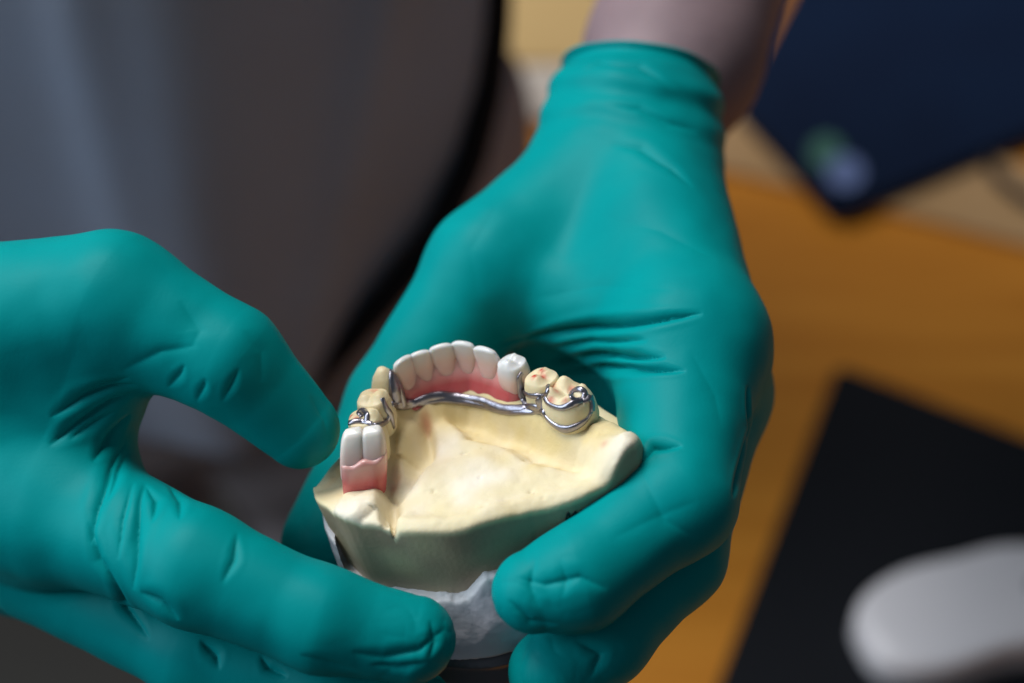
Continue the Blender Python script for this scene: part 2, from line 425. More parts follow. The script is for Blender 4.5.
# smock: cloth over the torso, ends in a bound curving edge
def torso_only(P):
    t = ell(P, (-190, 372, 1120), (172, 116, 280)); return smin(t, ell(P, (-190, 362, 900), (192, 125, 280)), 60)
_ez = []
for _px, _py in [(495, -120), (494, -40), (492, 30), (486, 88), (469, 158), (434, 234), (375, 305), (316, 369), (250, 425)]:
    _d = RT*(_px-512)/FPX + UP*(341.5-_py)/FPX + FW; _t = np.linspace(350, 1100, 1500); _q = (CAM+_t[:, None]*_d).astype(F32); _v = torso_only(_q)-6
    _k = int(np.argmax(_v < 0)) if (_v < 0).any() else int(np.argmin(_v)); _ez.append((_q[_k][2], _q[_k][0]))
_ez = sorted([(float(a), float(b)) for a, b in _ez]); print('EDGE', _ez)
def edge_x(z, y): return np.interp(z, [e[0] for e in _ez]+[1300], [e[1] for e in _ez]+[10])
def smockf(P):
    x, y, z = P[:, 0], P[:, 1], P[:, 2]
    t = ell(P, (-190, 372, 1120), (172, 116, 280))
    t = smin(t, ell(P, (-190, 362, 900), (192, 125, 280)), 60)
    t = smin(t, cone(P, (-335, 380, 1370), (-45, 380, 1370), 66, 66), 60)
    sl = smin(cone(P, (-30, 385, 1365), (105, 365, 1150), 60, 54), cone(P, (-350, 385, 1365), (-428, 255, 1140), 60, 54), 1)
    t = smin(t, sl, 25)
    fold = 12*np.exp(-((x+112-.05*(z-1000))/34)**2)+3*np.exp(-((x+150)/12)**2)*np.clip((z-800)/200, 0, 1.2) + 4*np.sin((x+.15*z)*.045+1) + 5*np.exp(-((x+60-.25*(z-950))/12)**2)
    t = t - fold
    t = np.maximum(t-2.2, z-1430)
    t = np.maximum(t, x-edge_x(z, y)-np.where(z > 1090, (z-1090)*2, 0))
    return np.maximum(t, _ez[0][0]-10-z)
P, Q = nets(smockf, (-520, 60, 560), (190, 510, 1440), 4.0, coarse=2)
mesh_obj('smock', P, Q, SMOCK, person)
def tube(pts, r, n=10, closed=False, prof=None):
    pts = [np.asarray(p, float) for p in pts]; V = []; Fc = []
    m = len(pts); up = None
    for i, p in enumerate(pts):
        a = pts[(i-1) % m] if (closed or i > 0) else p; b = pts[(i+1) % m] if (closed or i < m-1) else p
        t = (b-a)/max(np.linalg.norm(b-a), 1e-9)
        if up is None: up = np.cross(t, [0.3, .2, 1.]); up /= np.linalg.norm(up)
        up = up - t*(up@t); up /= np.linalg.norm(up); s = np.cross(t, up)
        ri = r[i] if hasattr(r, '__len__') else r
        for k in range(n):
            a_ = 2*math.pi*k/n; V.append(p+ri*(math.cos(a_)*up+math.sin(a_)*s))
    for i in range(m if closed else m-1):
        j = (i+1) % m
        for k in range(n): Fc.append([i*n+k, i*n+(k+1) % n, j*n+(k+1) % n, j*n+k])
    tr = []
    if not closed:
        for c, base, fl in ((pts[0], 0, 1), (pts[-1], (m-1)*n, 0)):
            V.append(c); ci = len(V)-1
            for k in range(n):
                q = [ci, base+k, base+(k+1) % n]; tr.append(q[::-1] if fl else q)
    return np.array(V), np.array(Fc), np.array(tr) if tr else None
def spline(pts, n=8, closed=False):
    pts = [np.asarray(p, float) for p in pts]; m = len(pts); o = []
    for i in range(m if closed else m-1):
        g = (lambda j: pts[j % m]) if closed else (lambda j: pts[min(max(j, 0), m-1)])
        p0, p1, p2, p3 = g(i-1), g(i), g(i+1), g(i+2)
        for k in range(n):
            t = k/n
            o.append(.5*(2*p1+(p2-p0)*t+(2*p0-5*p1+4*p2-p3)*t*t+(3*p1-p0-3*p2+p3)*t**3))
    if not closed: o.append(pts[-1])
    return o
# binding follows the edge: march forward from the hem until the cloth surface
ed = []
for z in np.linspace(_ez[0][0], 1090, 50):
    x = float(edge_x(z, 0)); ys = np.linspace(200, 372, 300); q = np.stack([ys*0+x, ys, ys*0+z], 1).astype(F32)
    v = torso_only(q); k = np.argmax(v < 3); ed.append(np.array([x+1, (ys[k] if v[k] < 3 else 365)-5, z]))
V, Fc, T = tube(ed, 7, 10); mesh_obj('smock_binding', V, Fc, SEAM, person, tris=T)
def trouf(P):
    t = ell(P, (-188, 380, 820), (203, 117, 170))
    t = smin(t, cone(P, (-265, 370, 850), (-275, 440, 450), 88, 70), 30)
    t = smin(t, cone(P, (-105, 370, 850), (-100, 435, 450), 92, 72), 12)
    t = t - 5*np.sin(P[:, 2]*.045-P[:, 0]*.03+1.5*vnoise(P, 90, 44))
    return np.maximum(np.maximum(t, P[:, 2]-1085), 460-P[:, 2])
P, Q = nets(trouf, (-420, 200, 445), (50, 520, 1095), 6, coarse=3)
mesh_obj('trousers', P, Q, TROUS, person)

# ------------------------------------------------------------------ the cast and the denture (model frame, mm)
mx_ = np.array([.97, .24, -.016]); mx_ /= np.linalg.norm(mx_)
my_ = np.array([-.15, .55, -.82]); my_ -= mx_*(mx_@my_); my_ /= np.linalg.norm(my_)
mz_ = np.cross(mx_, my_)
M3 = np.stack([mx_, my_, mz_], 1); MO = H(470, 420, 0)
def l2w(V): return cw(np.asarray(V, float) @ M3.T + MO)
def m(px, py, z):            # model-frame point at height z seen at px,py
    d = np.array([(px-512)/FPX, (341.5-py)/FPX, -1.]); c = np.array([0, 0, D0])
    n = mz_; t = (z - (c-MO)@n)/(d@n)
    return M3.T @ (c+d*t-MO)
def poly_sd(X, Y, pts):
    n = len(pts); d = np.full(X.shape, 1e9); ins = np.zeros(X.shape, bool)
    for i in range(n):
        a = pts[i]; b = pts[(i+1) % n]; e = b-a; wx = X-a[0]; wy = Y-a[1]
        t = np.clip((wx*e[0]+wy*e[1])/(e@e), 0, 1)
        d = np.minimum(d, (wx-t*e[0])**2+(wy-t*e[1])**2)
        c = ((a[1] > Y) != (b[1] > Y)) & (X < (b[0]-a[0])*(Y-a[1])/(b[1]-a[1]+1e-12)+a[0])
        ins ^= c
    return np.sqrt(d)*np.where(ins, -1, 1)
def path_d(X, Y, pts):
    d = np.full(X.shape, 1e9); s = np.zeros(X.shape); tot = 0
    for a, b in zip(pts[:-1], pts[1:]):
        e = b-a; t = np.clip(((X-a[0])*e[0]+(Y-a[1])*e[1])/(e@e), 0, 1)
        q = (X-a[0]-t*e[0])**2+(Y-a[1]-t*e[1])**2; mm = q < d; d[mm] = q[mm]; s[mm] = (tot+t*np.linalg.norm(e))[mm]
        tot += np.linalg.norm(e)
    return np.sqrt(d), s
front = [m(306, 476, -5), m(313, 495, -4.5), m(329, 510, -4), m(345, 522, -3.5), m(374, 527, -4), m(404, 531, -4), m(430, 532, -4),
         m(455, 530, -4), m(490, 521, -4), m(530, 509, -4), m(570, 497, -3), m(604, 480, -2), m(628, 458, 0), m(638, 440, 2)]
front = [p[:2] for p in front]
backp = [np.array(p, float) for p in [(34, -12), (31, -2), (25, 8), (16, 17), (6, 22.5), (-4, 24), (-14, 22), (-23, 16), (-30, 8), (-35.5, 1)]]
OUT = [p[:2] for p in spline([np.append(q, 0) for q in front+backp], 3, True)]
arch_px = [(352, 505, -2), (362, 470, -1), (365, 428, 9), (362, 412, 9), (371, 393, 9), (381, 372, 9), (400, 360, 9), (418, 352, 9), (441, 346, 9), (465, 343, 9), (488, 348, 9), (511, 360, 8), (540, 373, 7), (566, 389, 6), (596, 415, 2), (624, 440, 2)]
ARCH = [m(*a)[:2] for a in arch_px]
for n_, a_ in zip(arch_px, ARCH): print('ARCH', n_, np.round(a_, 1))
print('OUT', [tuple(np.round(o, 1)) for o in front])
RP = m(624, 438, 3); LP = m(352, 505, -1); RM = m(600, 418, 1)
def lerp_z(s, tot):          # height of the ridge along the arch
    return s
archlen = sum(np.linalg.norm(b-a) for a, b in zip(ARCH[:-1], ARCH[1:]))
seg = np.cumsum([0]+[np.linalg.norm(b-a) for a, b in zip(ARCH[:-1], ARCH[1:])])
ridge_h = [-2.0, -4.5, -5, -2, .5, .8, 0, -.5, -.5, -.5, -.3, -.3, -.2, -1, -1.5, .5]
PLAT = [m(a, b, -5)[:2] for a, b in [(424, 412), (433, 448), (412, 478), (397, 500), (392, 560), (700, 560), (660, 470), (602, 470), (560, 466), (528, 458), (505, 444), (470, 438), (448, 420)]]
_pr = random.Random(12); PITS = [(_pr.uniform(-33, 30), _pr.uniform(-27, 8), _pr.choice([.3, .35, .45, .6])) for _ in range(34)]
def hgt(X, Y):
    d, s = path_d(X, Y, ARCH)
    rh = np.interp(s, seg, ridge_h)
    P3 = np.stack([X, Y, 0*X], 1)
    floor = -6.2 + .8*vnoise(P3, 9, 3) + .35*vnoise(P3, 4, 4) + .12*vnoise(P3, 1.8, 8) + .04*vnoise(P3, .8, 9)
    inner = poly_sd(X, Y, ARCH+[np.array(v, float) for v in ((29, -60), (-18, -60), (-20.5, -19))]) < 0
    # tongue space slopes up to the front lip, and a raised shelf runs along its right side
    q0, q1 = m(455, 425, -4)[:2], m(610, 458, -3)[:2]
    dd, _ = path_d(X, Y, [q0, m(520, 440, -4)[:2], q1])
    pl = poly_sd(X, Y, PLAT)+.5*vnoise(P3, 3, 14)
    up_ = 1/(1+np.exp(np.clip(pl/.55, -30, 30)))
    floor = floor - 2.0 + 3.3*up_ + 1.2*np.exp(-(dd/5)**2)
    floor = floor + 1.5*np.exp(-((poly_sd(X, Y, OUT)+2.5)/2.4)**2)
    wi = np.where(inner, 6.6, 5.2)
    k = np.exp(-(d/wi)**5*.9)
    h = floor*(1-k) + (rh+.25*vnoise(P3, 2.2, 12)+.12*vnoise(P3, 1, 13))*k
    h = np.where(inner, h, np.maximum(h, -7+2.6*np.clip((-Y-2)/9, 0, 1)*(X < 0)+.5*vnoise(P3, 5, 6)))
    h = h + 3.2*np.exp(-(((X-RP[0]-.3)/3.4)**2+((Y-RP[1])/4.2)**2)) + 1.0*np.exp(-(((X-RM[0])/2.5)**2+((Y-RM[1])/2)**2))
    A_, B_ = m(345, 522, -3.5), m(404, 531, -4); s_ = (X-A_[0])/(B_[0]-A_[0])
    h = h + (.3+1.5*np.clip(s_/.6, 0, 1))*np.clip((.70-s_)/.10, 0, 1)*np.exp(-((Y-A_[1])/6.5)**2)*(s_ > -.5)
    # groove between left pad and tongue space
    g, _ = path_d(X, Y, [m(387, 516, -3)[:2], m(389, 490, -5)[:2], m(398, 450, -5)[:2], m(420, 415, -4)[:2]])
    h = h - 1.6*np.exp(-(g/1.3)**2)
    g2, _ = path_d(X, Y, [m(470, 438, -5)[:2], m(500, 444, -5)[:2], m(528, 460, -5)[:2], m(560, 466, -5)[:2]])
    h = h - .7*np.exp(-(g2/.9)**2)
    g3, _ = path_d(X, Y, [m(425, 425, -5)[:2], m(432, 455, -5)[:2], m(412, 480, -5)[:2]])
    h = h - .6*np.exp(-(g3/1.1)**2)
    for a, b, c in PITS: h = h - c*np.exp(-((X-a)**2+(Y-b)**2)/(c*.9)**2)
    return h
_hc = {}
def castf(P):
    X, Y, Z = P[:, 0].astype(float), P[:, 1].astype(float), P[:, 2].astype(float)
    s = poly_sd(X, Y, OUT) + .10*np.clip(-Z-3, 0, 40) + .15*vnoise(P, 6, 11)
    h = hgt(X, Y)
    f = smax((Z-h)*.8, s, .8)
    return np.maximum(f, -27-Z).astype(F32)
def hatt(V):
    X, Y, Z = V.T
    top = np.clip((Z-hgt(X, Y)+1.2)/1.0, 0, 1)
    def blob(px, py, z, r, ry=None):
        c = m(px, py, z); return np.exp(-(((X-c[0])/r)**2+((Y-c[1])/(ry or r))**2))
    n1 = .5+.5*vnoise(V, 5, 21); n2 = .5+.5*vnoise(V, 2, 22)
    q, _ = path_d(X, Y, [m(440, 412, -3)[:2], m(500, 420, -3)[:2], m(570, 440, -3)[:2], m(605, 440, -3)[:2]])
    stain = .55*np.exp(-(q/6)**2) + .8*blob(490, 455, -5, 3)*n2 + .9*blob(545, 465, -5, 5, 2)*n2 + .5*blob(395, 440, -5, 3, 8)
    g2, _ = path_d(X, Y, [m(470, 438, -5)[:2], m(500, 444, -5)[:2], m(528, 460, -5)[:2], m(560, 466, -5)[:2]])
    stain += .6*np.exp(-(g2/1.2)**2)*n2
    pale = (.9*blob(480, 480, -5, 16, 9)*n1 + .8*blob(440, 450, -5, 6, 6)*n1 + .7*blob(345, 508, -1, 7, 5) + .7*blob(622, 445, 2, 5)+.35*n2*n1)
    red = .55*blob(427, 426, -5, 1.2, 1.7)+.35*blob(606, 452, -2, .8, 1.2)
    under = np.clip((-Z-18)/8, 0, 1)*(1-top)
    side = (1-np.clip((Z-hgt(X, Y)+2.0)/1.2, 0, 1))*np.clip(.85+.3*vnoise(V, 7, 77), 0, 1)*np.clip(-Y/8, 0, 1)  # painted shade on the front walls below the rim, broken up by noise
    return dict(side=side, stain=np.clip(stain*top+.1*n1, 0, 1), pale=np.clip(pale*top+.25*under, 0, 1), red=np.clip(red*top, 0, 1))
print('cast bounds', np.min(OUT, 0), np.max(OUT, 0))
P, Q = nets(castf, (-40, -46, -29), (42, 28, 7), .5)
cast = empty('dental_cast', l2w(np.array([[0, -8, -45.]]))[0], 'pale yellow stone cast of a lower jaw held in the gloved hands', 'dental cast')
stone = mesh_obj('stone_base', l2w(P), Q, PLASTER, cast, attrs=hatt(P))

OUTm = [np.array(p)*[.93, .93]+[0, -1.0] for p in OUT]
jag = [(392, 600), (400, 597), (415, 592), (440, 591), (462, 592), (470, 588), (476, 574), (484, 566), (496, 568), (512, 569), (525, 566)]
_jp = [(-33, -12, -15)]+[(m(a, b, zz)[0], 0, zz) for a, b, zz in [(326, 545, -19), (345, 578, -23), (370, 596, -24), (400, 598, -23), (440, 593, -22.5), (466, 592, -22.5), (476, 574, -19), (484, 568, -18), (512, 569, -18.5), (540, 560, -18)]]
def jagz(X): return np.interp(X, [j[0] for j in _jp], [j[2] for j in _jp])
def mountf(P):
    X, Y, Z = P[:, 0].astype(float), P[:, 1].astype(float), P[:, 2].astype(float)
    s = poly_sd(X, Y, OUTm) - 1.9 - .26*np.clip(jagz(X)-Z, 0, 10)*np.clip((X+27)/6, 0, 1) + .25*vnoise(P, 5, 31) + .1*vnoise(P, 1.8, 32)
    top = jagz(X) + .5*vnoise(P, 2.2, 33) + .25*vnoise(P, .9, 35)
    thin = s+np.clip((Z-top+4)/4, 0, 1)*0
    f = smax(thin, Z-top, .5)
    f = smax(f, -(s+3.5), .3)
    lo = -37+0*X + .5*vnoise(P, 3, 36)
    return np.maximum(f, lo-Z).astype(F32)
P, Q = nets(mountf, (-42, -46, -39), (42, 30, -10), .5)
edge = np.clip(1-np.abs(P[:, 2]-jagz(P[:, 0]))/1.4, 0, 1)
low = np.clip((-P[:, 2]-34)/2.5, 0, 1)*(.5+.5*vnoise(P, 3, 40))
mesh_obj('mounting_plaster', l2w(P), Q, MOUNT, cast, attrs=dict(pale=np.clip(edge+low, 0, 1)))
def platef(P):
    X, Y, Z = P[:, 0].astype(float), P[:, 1].astype(float), P[:, 2].astype(float)
    s = poly_sd(X, Y, OUTm) - .5
    ribs = .8*np.exp(-((Z+43)/.8)**2)
    return smax(smax(s-ribs, Z+37.5, .8), -50-Z, .8).astype(F32)
P, Q = nets(platef, (-38, -44, -52), (38, 26, -35), .7)
mesh_obj('mounting_plate', l2w(P), Q, PLATE, cast)

# teeth: lofted crowns
def tooth(kind, c, tang, w, th, zb, zt, seed=0, n=32):
    """c: centre xy, tang: mesiodistal direction, w: half width, th: half thickness, zb/zt: neck and tip heights"""
    r = random.Random(seed)
    t = np.array([tang[0], tang[1], 0.]); t /= np.linalg.norm(t); o = np.array([-t[1], t[0], 0.]); up = np.array([0, 0, 1.])
    rings = []; Hh = zt-zb
    if kind == 'incisor':
        ks = np.linspace(0, 1, 15)
        prof = [(z_, np.interp(z_, [0, .3, .7, .92, 1], [.80, .93, 1.03, 1.02, .95]), np.interp(z_, [0, .25, .5, .8, 1], [1, .92, .62, .40, .26]), np.interp(z_, [0, .3, 1], [0, .05, .5])) for z_ in ks]
        ex = 2.8
    elif kind == 'canine':
        prof = [(z_, np.interp(z_, [0, .3, .6, .85, 1], [.75, .92, 1, .72, .35]), np.interp(z_, [0, .3, .6, .85, 1], [1, 1, .85, .6, .3]), .1*z_) for z_ in np.linspace(0, 1, 13)]
        ex = 2.3
    elif kind == 'premolar2':
        prof = [(z_, np.interp(z_, [0, .35, .75, .92, 1], [1, 1.02, .95, .82, .66]), np.interp(z_, [0, .3, .6, .85, 1], [1, .98, .84, .62, .42]), 0) for z_ in np.linspace(0, 1, 15)]
        ex = 4.0
    else:
        prof = [(z_, np.interp(z_, [0, .4, .75, 1], [.82, 1, 1, .90]), np.interp(z_, [0, .4, .75, 1], [.84, 1, .97, .82]), 0) for z_ in np.linspace(0, 1, 11)]
        ex = 2.7
    cusps = []
    if kind == 'molar': cusps = [(sx*.48, sy*.45, .38, 1.9+.4*r.random()) for sx in (-1, 1) for sy in (-1, 1)]
    if kind == 'premolar': cusps = [(0, .42, .52, 1.5), (.1, -.45, .46, 1.1)]
    V = []; m_ = 0
    def ring(z_, fw, ft, off, dz=None):
        for k in range(n):
            a = 2*math.pi*k/n; ca, sa = math.cos(a), math.sin(a)
            x = math.copysign(abs(ca)**(2/ex), ca)*fw; y = math.copysign(abs(sa)**(2/ex), sa)*ft
            zz = zb+Hh*z_
            if kind == 'incisor': zz -= .45*(abs(x)**3)*z_*Hh*.14
            if dz is not None:
                zz += dz(x, y)
            V.append(np.array([c[0], c[1], 0])+t*x*w+o*(y*th+off*th)+up*zz)
    for p in prof: ring(*p)
    m_ = len(prof)
    def cz(x, y):
        v = sum(hh*math.exp(-((x-cx)**2+(y-cy)**2)/(2*(sg*.62)**2)) for cx, cy, sg, hh in cusps)
        v -= .35*math.exp(-(x/.1)**2)+.35*math.exp(-(y/.12)**2) if cusps else 0
        return v
    last = prof[-1]
    fr = [.93, .82, .68, .54, .40, .27, .14] if cusps else [.8, .5, .2]
    base = cz(last[1], 0)*0
    for i, q in enumerate(fr):
        if cusps: ring(1, last[1]*q, last[2]*q, last[3], lambda x, y: cz(x, y)*min(1, (1-q)*5) + .05)
        else: ring(1+.015*(i+1), last[1]*q, last[2]*q, last[3])
    m_ += len(fr)
    Qd = [[i*n+k, i*n+(k+1) % n, (i+1)*n+(k+1) % n, (i+1)*n+k] for i in range(m_-1) for k in range(n)]
    V.append(np.mean(V[-n:], 0)); ci = len(V)-1
    Td = [[(m_-1)*n+k, (m_-1)*n+(k+1) % n, ci] for k in range(n)]
    V = np.array(V)
    V = V + .07*np.stack([vnoise(V, 1.6, seed+s_) for s_ in (1, 2, 3)], 1)
    if np.cross(t, o)[2] < 0: Qd = [q[::-1] for q in Qd]; Td = [q[::-1] for q in Td]
    return V, np.array(Qd), np.array(Td)
def tang_at(i):
    a = ARCH[max(i-1, 0)]; b = ARCH[min(i+1, len(ARCH)-1)]; v = b-a; return v/np.linalg.norm(v)
def pxc(px, py, z): return m(px, py, z)[:2]
def reddots(V, dots, q=None, t=None, r=.75):
    a = np.zeros(len(V)); Vh = V @ M3.T + MO
    bv = BVHTree.FromPolygons([Vector(v) for v in Vh], q.tolist()+t.tolist())
    for d in dots:
        hh = bv.ray_cast(Vector((0, 0, D0)), Vector(((d[0]-512)/FPX, (341.5-d[1])/FPX, -1)).normalized())
        if hh[0] is None: continue
        c = (np.array(hh[0])-MO) @ M3
        a += np.exp(-((V-c)**2).sum(1)/r**2)*1.5
    return np.clip(a*(.6+.4*vnoise(V, .5, 9)), 0, 1)
# stone teeth stand on the cast, parts of it
def stone_tooth(kind, i, w, th, zb, zt, dots, seed, cxy=None, tg=None):
    c = ARCH[i] if cxy is None else cxy
    V, q, t_ = tooth(kind, c, -(tang_at(i) if tg is None else tg), w, th, zb, zt, seed)
    return mesh_obj('tooth', l2w(V), q, TOOTHP, cast, tris=t_, attrs=dict(red=reddots(V, dots, q, t_)))
stone_tooth('premolar', 3, 3.2, 3.9, -3, 7.6, [(350, 417, 9), (356, 420, 7)], 1)
stone_tooth('premolar', 4, 3.4, 3.8, -1, 7.8, [(373, 384, 9), (374, 391, 9)], 2)
stone_tooth('canine', 5, 3.0, 3.6, -1, 9.8, [(380, 366, 9)], 3)
stone_tooth('premolar', 12, 3.5, 3.9, -3, 5.8, [(541, 370, 7), (543, 377, 7), (534, 376, 7)], 4)
stone_tooth('molar', 13, 5.6, 5.0, -5, 4.6, [(553, 386, 6.5), (556, 390, 6), (572, 389, 6), (560, 377, 6), (550, 400, 5), (577, 378, 5), (566, 402, 4)], 5)

# removable partial denture: a thing of its own, resting on the cast
dent = empty('partial_denture', l2w(np.array([[0, 13, -4.]]))[0], 'metal and pink acrylic partial denture with white teeth seated on the yellow cast', 'denture')
def dtooth(kind, c, tg, w, th, zb, zt, seed):
    V, q, t_ = tooth(kind, c, -tg, w, th, zb, zt, seed)
    u = (V[:, 2]-zb)/(zt-zb)
    return mesh_obj('tooth', l2w(V), q, ENAMEL, dent, tris=t_, attrs=dict(neck=np.clip(1.2-u*1.2, 0, .8), tip=np.clip((u-.6)*1.8, 0, .6)))
for k, (i, w) in enumerate([(6, 2.6), (7, 2.55), (8, 2.7), (9, 2.75), (10, 2.9)]):
    dtooth('incisor', ARCH[i], tang_at(i)+np.array([0, (.10, -.06, .05, -.08, .09)[k]]), w, 2.7, 1.2, 9.9+(.0, -.25, .1, .15, -.1)[k], 20+k)
dtooth('premolar', ARCH[11]+[0, 0], tang_at(11), 3.1, 3.3, 0, 7.4, 26)
ltg = np.array([.10, 1.0]); ltg /= np.linalg.norm(ltg)
lc = np.array([-24.0, -6.6])
for k, dx in enumerate((-2.3, 2.3)):
    V, q_, t_ = tooth('premolar2', lc+[dx*np.cos(.1)+.6, -dx*.12], np.array([1, -.12]), 2.62, 3.1, -.5, 9.2-.3*k, 30+k)
    V[:, 0] += .20*(V[:, 2])-.35*np.sign(dx)*np.clip(V[:, 2]/9, 0, 1)**2
    u = V[:, 2]/9
    mesh_obj('tooth', l2w(V), q_, ENAMEL, dent, tris=t_, attrs=dict(neck=np.clip(1.1-u*1.2, 0, .75), tip=np.clip((u-.6)*.5, 0, .3)))
def gumf(P):
    f = None
    pts = [np.append(ARCH[i], 0) for i in range(6, 12)]
    cen = np.array([-2, -2, 0.])
    for j, p in enumerate(pts):
        inn = (cen-p)/np.linalg.norm(cen-p)
        g = cone(P, p+[0, 0, -2.5]+inn*1.0, p+[0, 0, 1.0]+inn*.3, 3.2, 2.9)
        f = g if f is None else smin(f, g, 2.2)
    for a, b in zip(pts[:-1], pts[1:]):
        q = (a+b)/2; inn = (cen-q)/np.linalg.norm(cen-q)
        f = smin(f, cone(P, q+[0, 0, -2]+inn*1.2, q+[0, 0, 5.6]+inn*.5, 3.0, .8), 1.4)
    e = pts[0]+(pts[0]-pts[1])*.45
    f = smin(f, cone(P, e+[0, -2, -4], e+[.5, 0, 3.2], 2.2, 1.5), 2)
    return (f+.10*vnoise(P, 2, 50)).astype(F32)
P, Q = nets(gumf, (-24, -6, -9), (22, 26, 8), .35)
mesh_obj('gum_base', l2w(P), Q, GUM, dent, attrs=dict(pale=np.clip((P[:, 2]-1.2)/3.2, 0, .85)))
def gum2f(P):
    q = P-np.array([lc[0], lc[1], 0], F32)
    a = q@np.append(ltg, 0).astype(F32); b = q@np.array([-ltg[1], ltg[0], 0], F32); z = q[:, 2]
    b = b - .20*z*-1 - .6*-1
    w_ = 4.9-.06*np.clip(-z, 0, 8)
    f = (((np.abs(a)/3.6)**4+(np.abs(b)/w_)**4)**.25-1)*3.6
    top = 3.5+.35*np.cos(b*1.35)-.10*b
    f = smax(f, z-top, .9); f = smax(f, -7.5-z, .8)
    return (f+.08*vnoise(P, 2, 51)).astype(F32)
P, Q = nets(gum2f, (lc[0]-9, lc[1]-8, -10), (lc[0]+9, lc[1]+8, 6), .35)
mesh_obj('gum_base', l2w(P), Q, GUM, dent, attrs=dict(pale=np.clip((P[:, 2]+1.5)/4.5, 0, .85)))
# metal framework as one casting: bar, struts and plates
fw_V, fw_Q, fw_T = [], [], []
def rod(pp, r, nn=10, target=None):
    """a bar laid along the surfaces it is cast on; pp: traced points"""
    px = spline([np.array([a[0], a[1], 0.]) for a in pp], 10)
    hits = []
    for x, y, _ in px:
        h = BV.ray_cast(Vector((0, 0, D0)), Vector(((x-512)/FPX, (341.5-y)/FPX, -1)).normalized())
        hits.append(None if h[0] is None else np.array(h[0]))
    g = [h for h in hits if h is not None]
    g = np.array(g); 
    for _ in range(4): g[1:-1] = .25*g[:-2]+.5*g[1:-1]+.25*g[2:]
    rr = np.interp(np.linspace(0, 1, len(g)), np.linspace(0, 1, len(r)), r) if hasattr(r, '__len__') else np.full(len(g), float(r))
    N_ = []
    for x in g: N_.append(np.array(BV.find_nearest(Vector(x))[1]))
    N_ = np.array(N_)
    for _ in range(3): N_[1:-1] = .25*N_[:-2]+.5*N_[1:-1]+.25*N_[2:]
    g = g + N_*(rr*.15)[:, None]
    rr = rr*(1+.05*vnoise(g, 1.3, 60))
    V, q, t_ = tube(list(g), rr, nn)
    if nn > 6:      # cast metal is a flat ribbon with rounded edges, not a wire
        idx = np.concatenate([np.repeat(np.arange(len(g)), nn), [0, len(g)-1]]); dv = V-g[idx]; nn_ = N_[idx]/np.maximum(np.linalg.norm(N_[idx], axis=1), 1e-6)[:, None]
        V = g[idx] + 1.05*(dv - nn_*(.5*(dv*nn_).sum(1))[:, None])
    b = sum(len(v) for v in target[0]); target[0].append(V); target[1].append(q+b); target[2].append(t_+b)
def dental_bvh():
    bpy.context.view_layer.update()
    vs, fs = [], []; b = 0
    for par in (cast, dent):
        for o in par.children:
            W = np.array([v.co[:] for v in o.data.vertices])*1000+wloc(o)
            vs.append((W-FOC) @ R_CW); fs += [[b+i for i in p.vertices] for p in o.data.polygons]; b += len(W)
    return BVHTree.FromPolygons([Vector(v) for v in np.concatenate(vs)], fs)
BV = dental_bvh()
def newt(): return ([], [], [])
def emit(name, t_, par): return mesh_obj(name, cw(np.concatenate(t_[0])), np.concatenate(t_[1]), CHROME, par, tris=np.concatenate(t_[2]))
T_ = newt()
rod([(392, 404, -1), (404, 407, -1.8), (425, 399, -2), (442, 396, -2), (462, 398, -2), (482, 401, -2.2), (500, 408, -2.2), (516, 409, -2), (530, 407, -1.5), (541, 408, -1.5)], [.6, .7, 1.0, 1.1, .9, .9, 1.0, .9, .9, .8], 12, target=T_)
rod([(396, 404, -2), (425, 402, -3), (445, 399, -3), (482, 405, -3.2), (505, 411, -3.2), (532, 411, -3), (545, 413, -3)], .8, target=T_)
emit('lingual_bar', T_, dent)
T_ = newt()   # left plate and its struts over the stone premolars
rod([(391, 368, 8), (392, 377, 6), (394, 389, 3), (396, 402, -.5)], [.6, 1.1, 1.4, 1.0], target=T_)
rod([(392, 372, 6), (398, 384, 3), (402, 396, 0), (404, 406, -2)], [.5, .9, .9, .8], target=T_)
rod([(382, 398, 5), (386, 408, 3), (391, 416, 0), (394, 428, -3)], [.5, .6, .7, .3], target=T_)
emit('lingual_plate', T_, dent)
T_ = newt()   # left rest and clasp line in front of the white molar
rod([(347, 424, 7), (356, 421, 8.6), (366, 422, 8.8), (376, 425, 8), (386, 422, 6), (391, 412, 3)], .55, target=T_)
rod([(366, 422, 9), (367, 415, 9.3), (363, 410, 9.5), (359, 413, 9.5), (362, 417, 9.4)], .6, target=T_)
emit('clasp', T_, dent)
T_ = newt()   # ring clasp round the right stone premolar
rod([(541, 408, -1), (540, 401, 0), (539, 396, 1.5), (528, 395, 2.6), (521, 386, 3.5), (519, 378, 4.5), (522, 373, 5)], [.8, .9, .6, .55, .6, .6, .5], target=T_)
rod([(519, 380, 3.5), (521, 394, 1), (527, 405, -1)], [.5, .7, .7], target=T_)
rod([(539, 396, 1.8), (546, 394, 2.8), (548, 386, 3.8)], .5, target=T_)
emit('clasp', T_, dent)
T_ = newt()   # long clasp with its looped rest on the right stone molar
rod([(541, 406, -1), (544, 414, -1.5), (552, 423, -2), (564, 429, -2.2), (577, 426, -1.6), (587, 419, -.6), (592, 410, 1)], [.6, .6, .7, .95, .75, .5, .45], target=T_)
rod([(545, 398, 1.5), (549, 404, 1.8), (560, 408, 2.2), (570, 405, 3.2), (578, 401, 4.8), (586, 400, 4.8), (590, 396, 4.6)], [.6, .55, .6, .7, .8, .7, .6], target=T_)
rod([(578, 401, 5.2), (571, 397, 6), (573, 391, 6.4), (580, 389, 6.4), (585, 393, 6), (583, 399, 5.5), (577, 400, 5.2)], .6, target=T_)
rod([(590, 396, 4.4), (592, 404, 2.5), (592, 411, 1)], .7, target=T_)
emit('clasp', T_, dent)

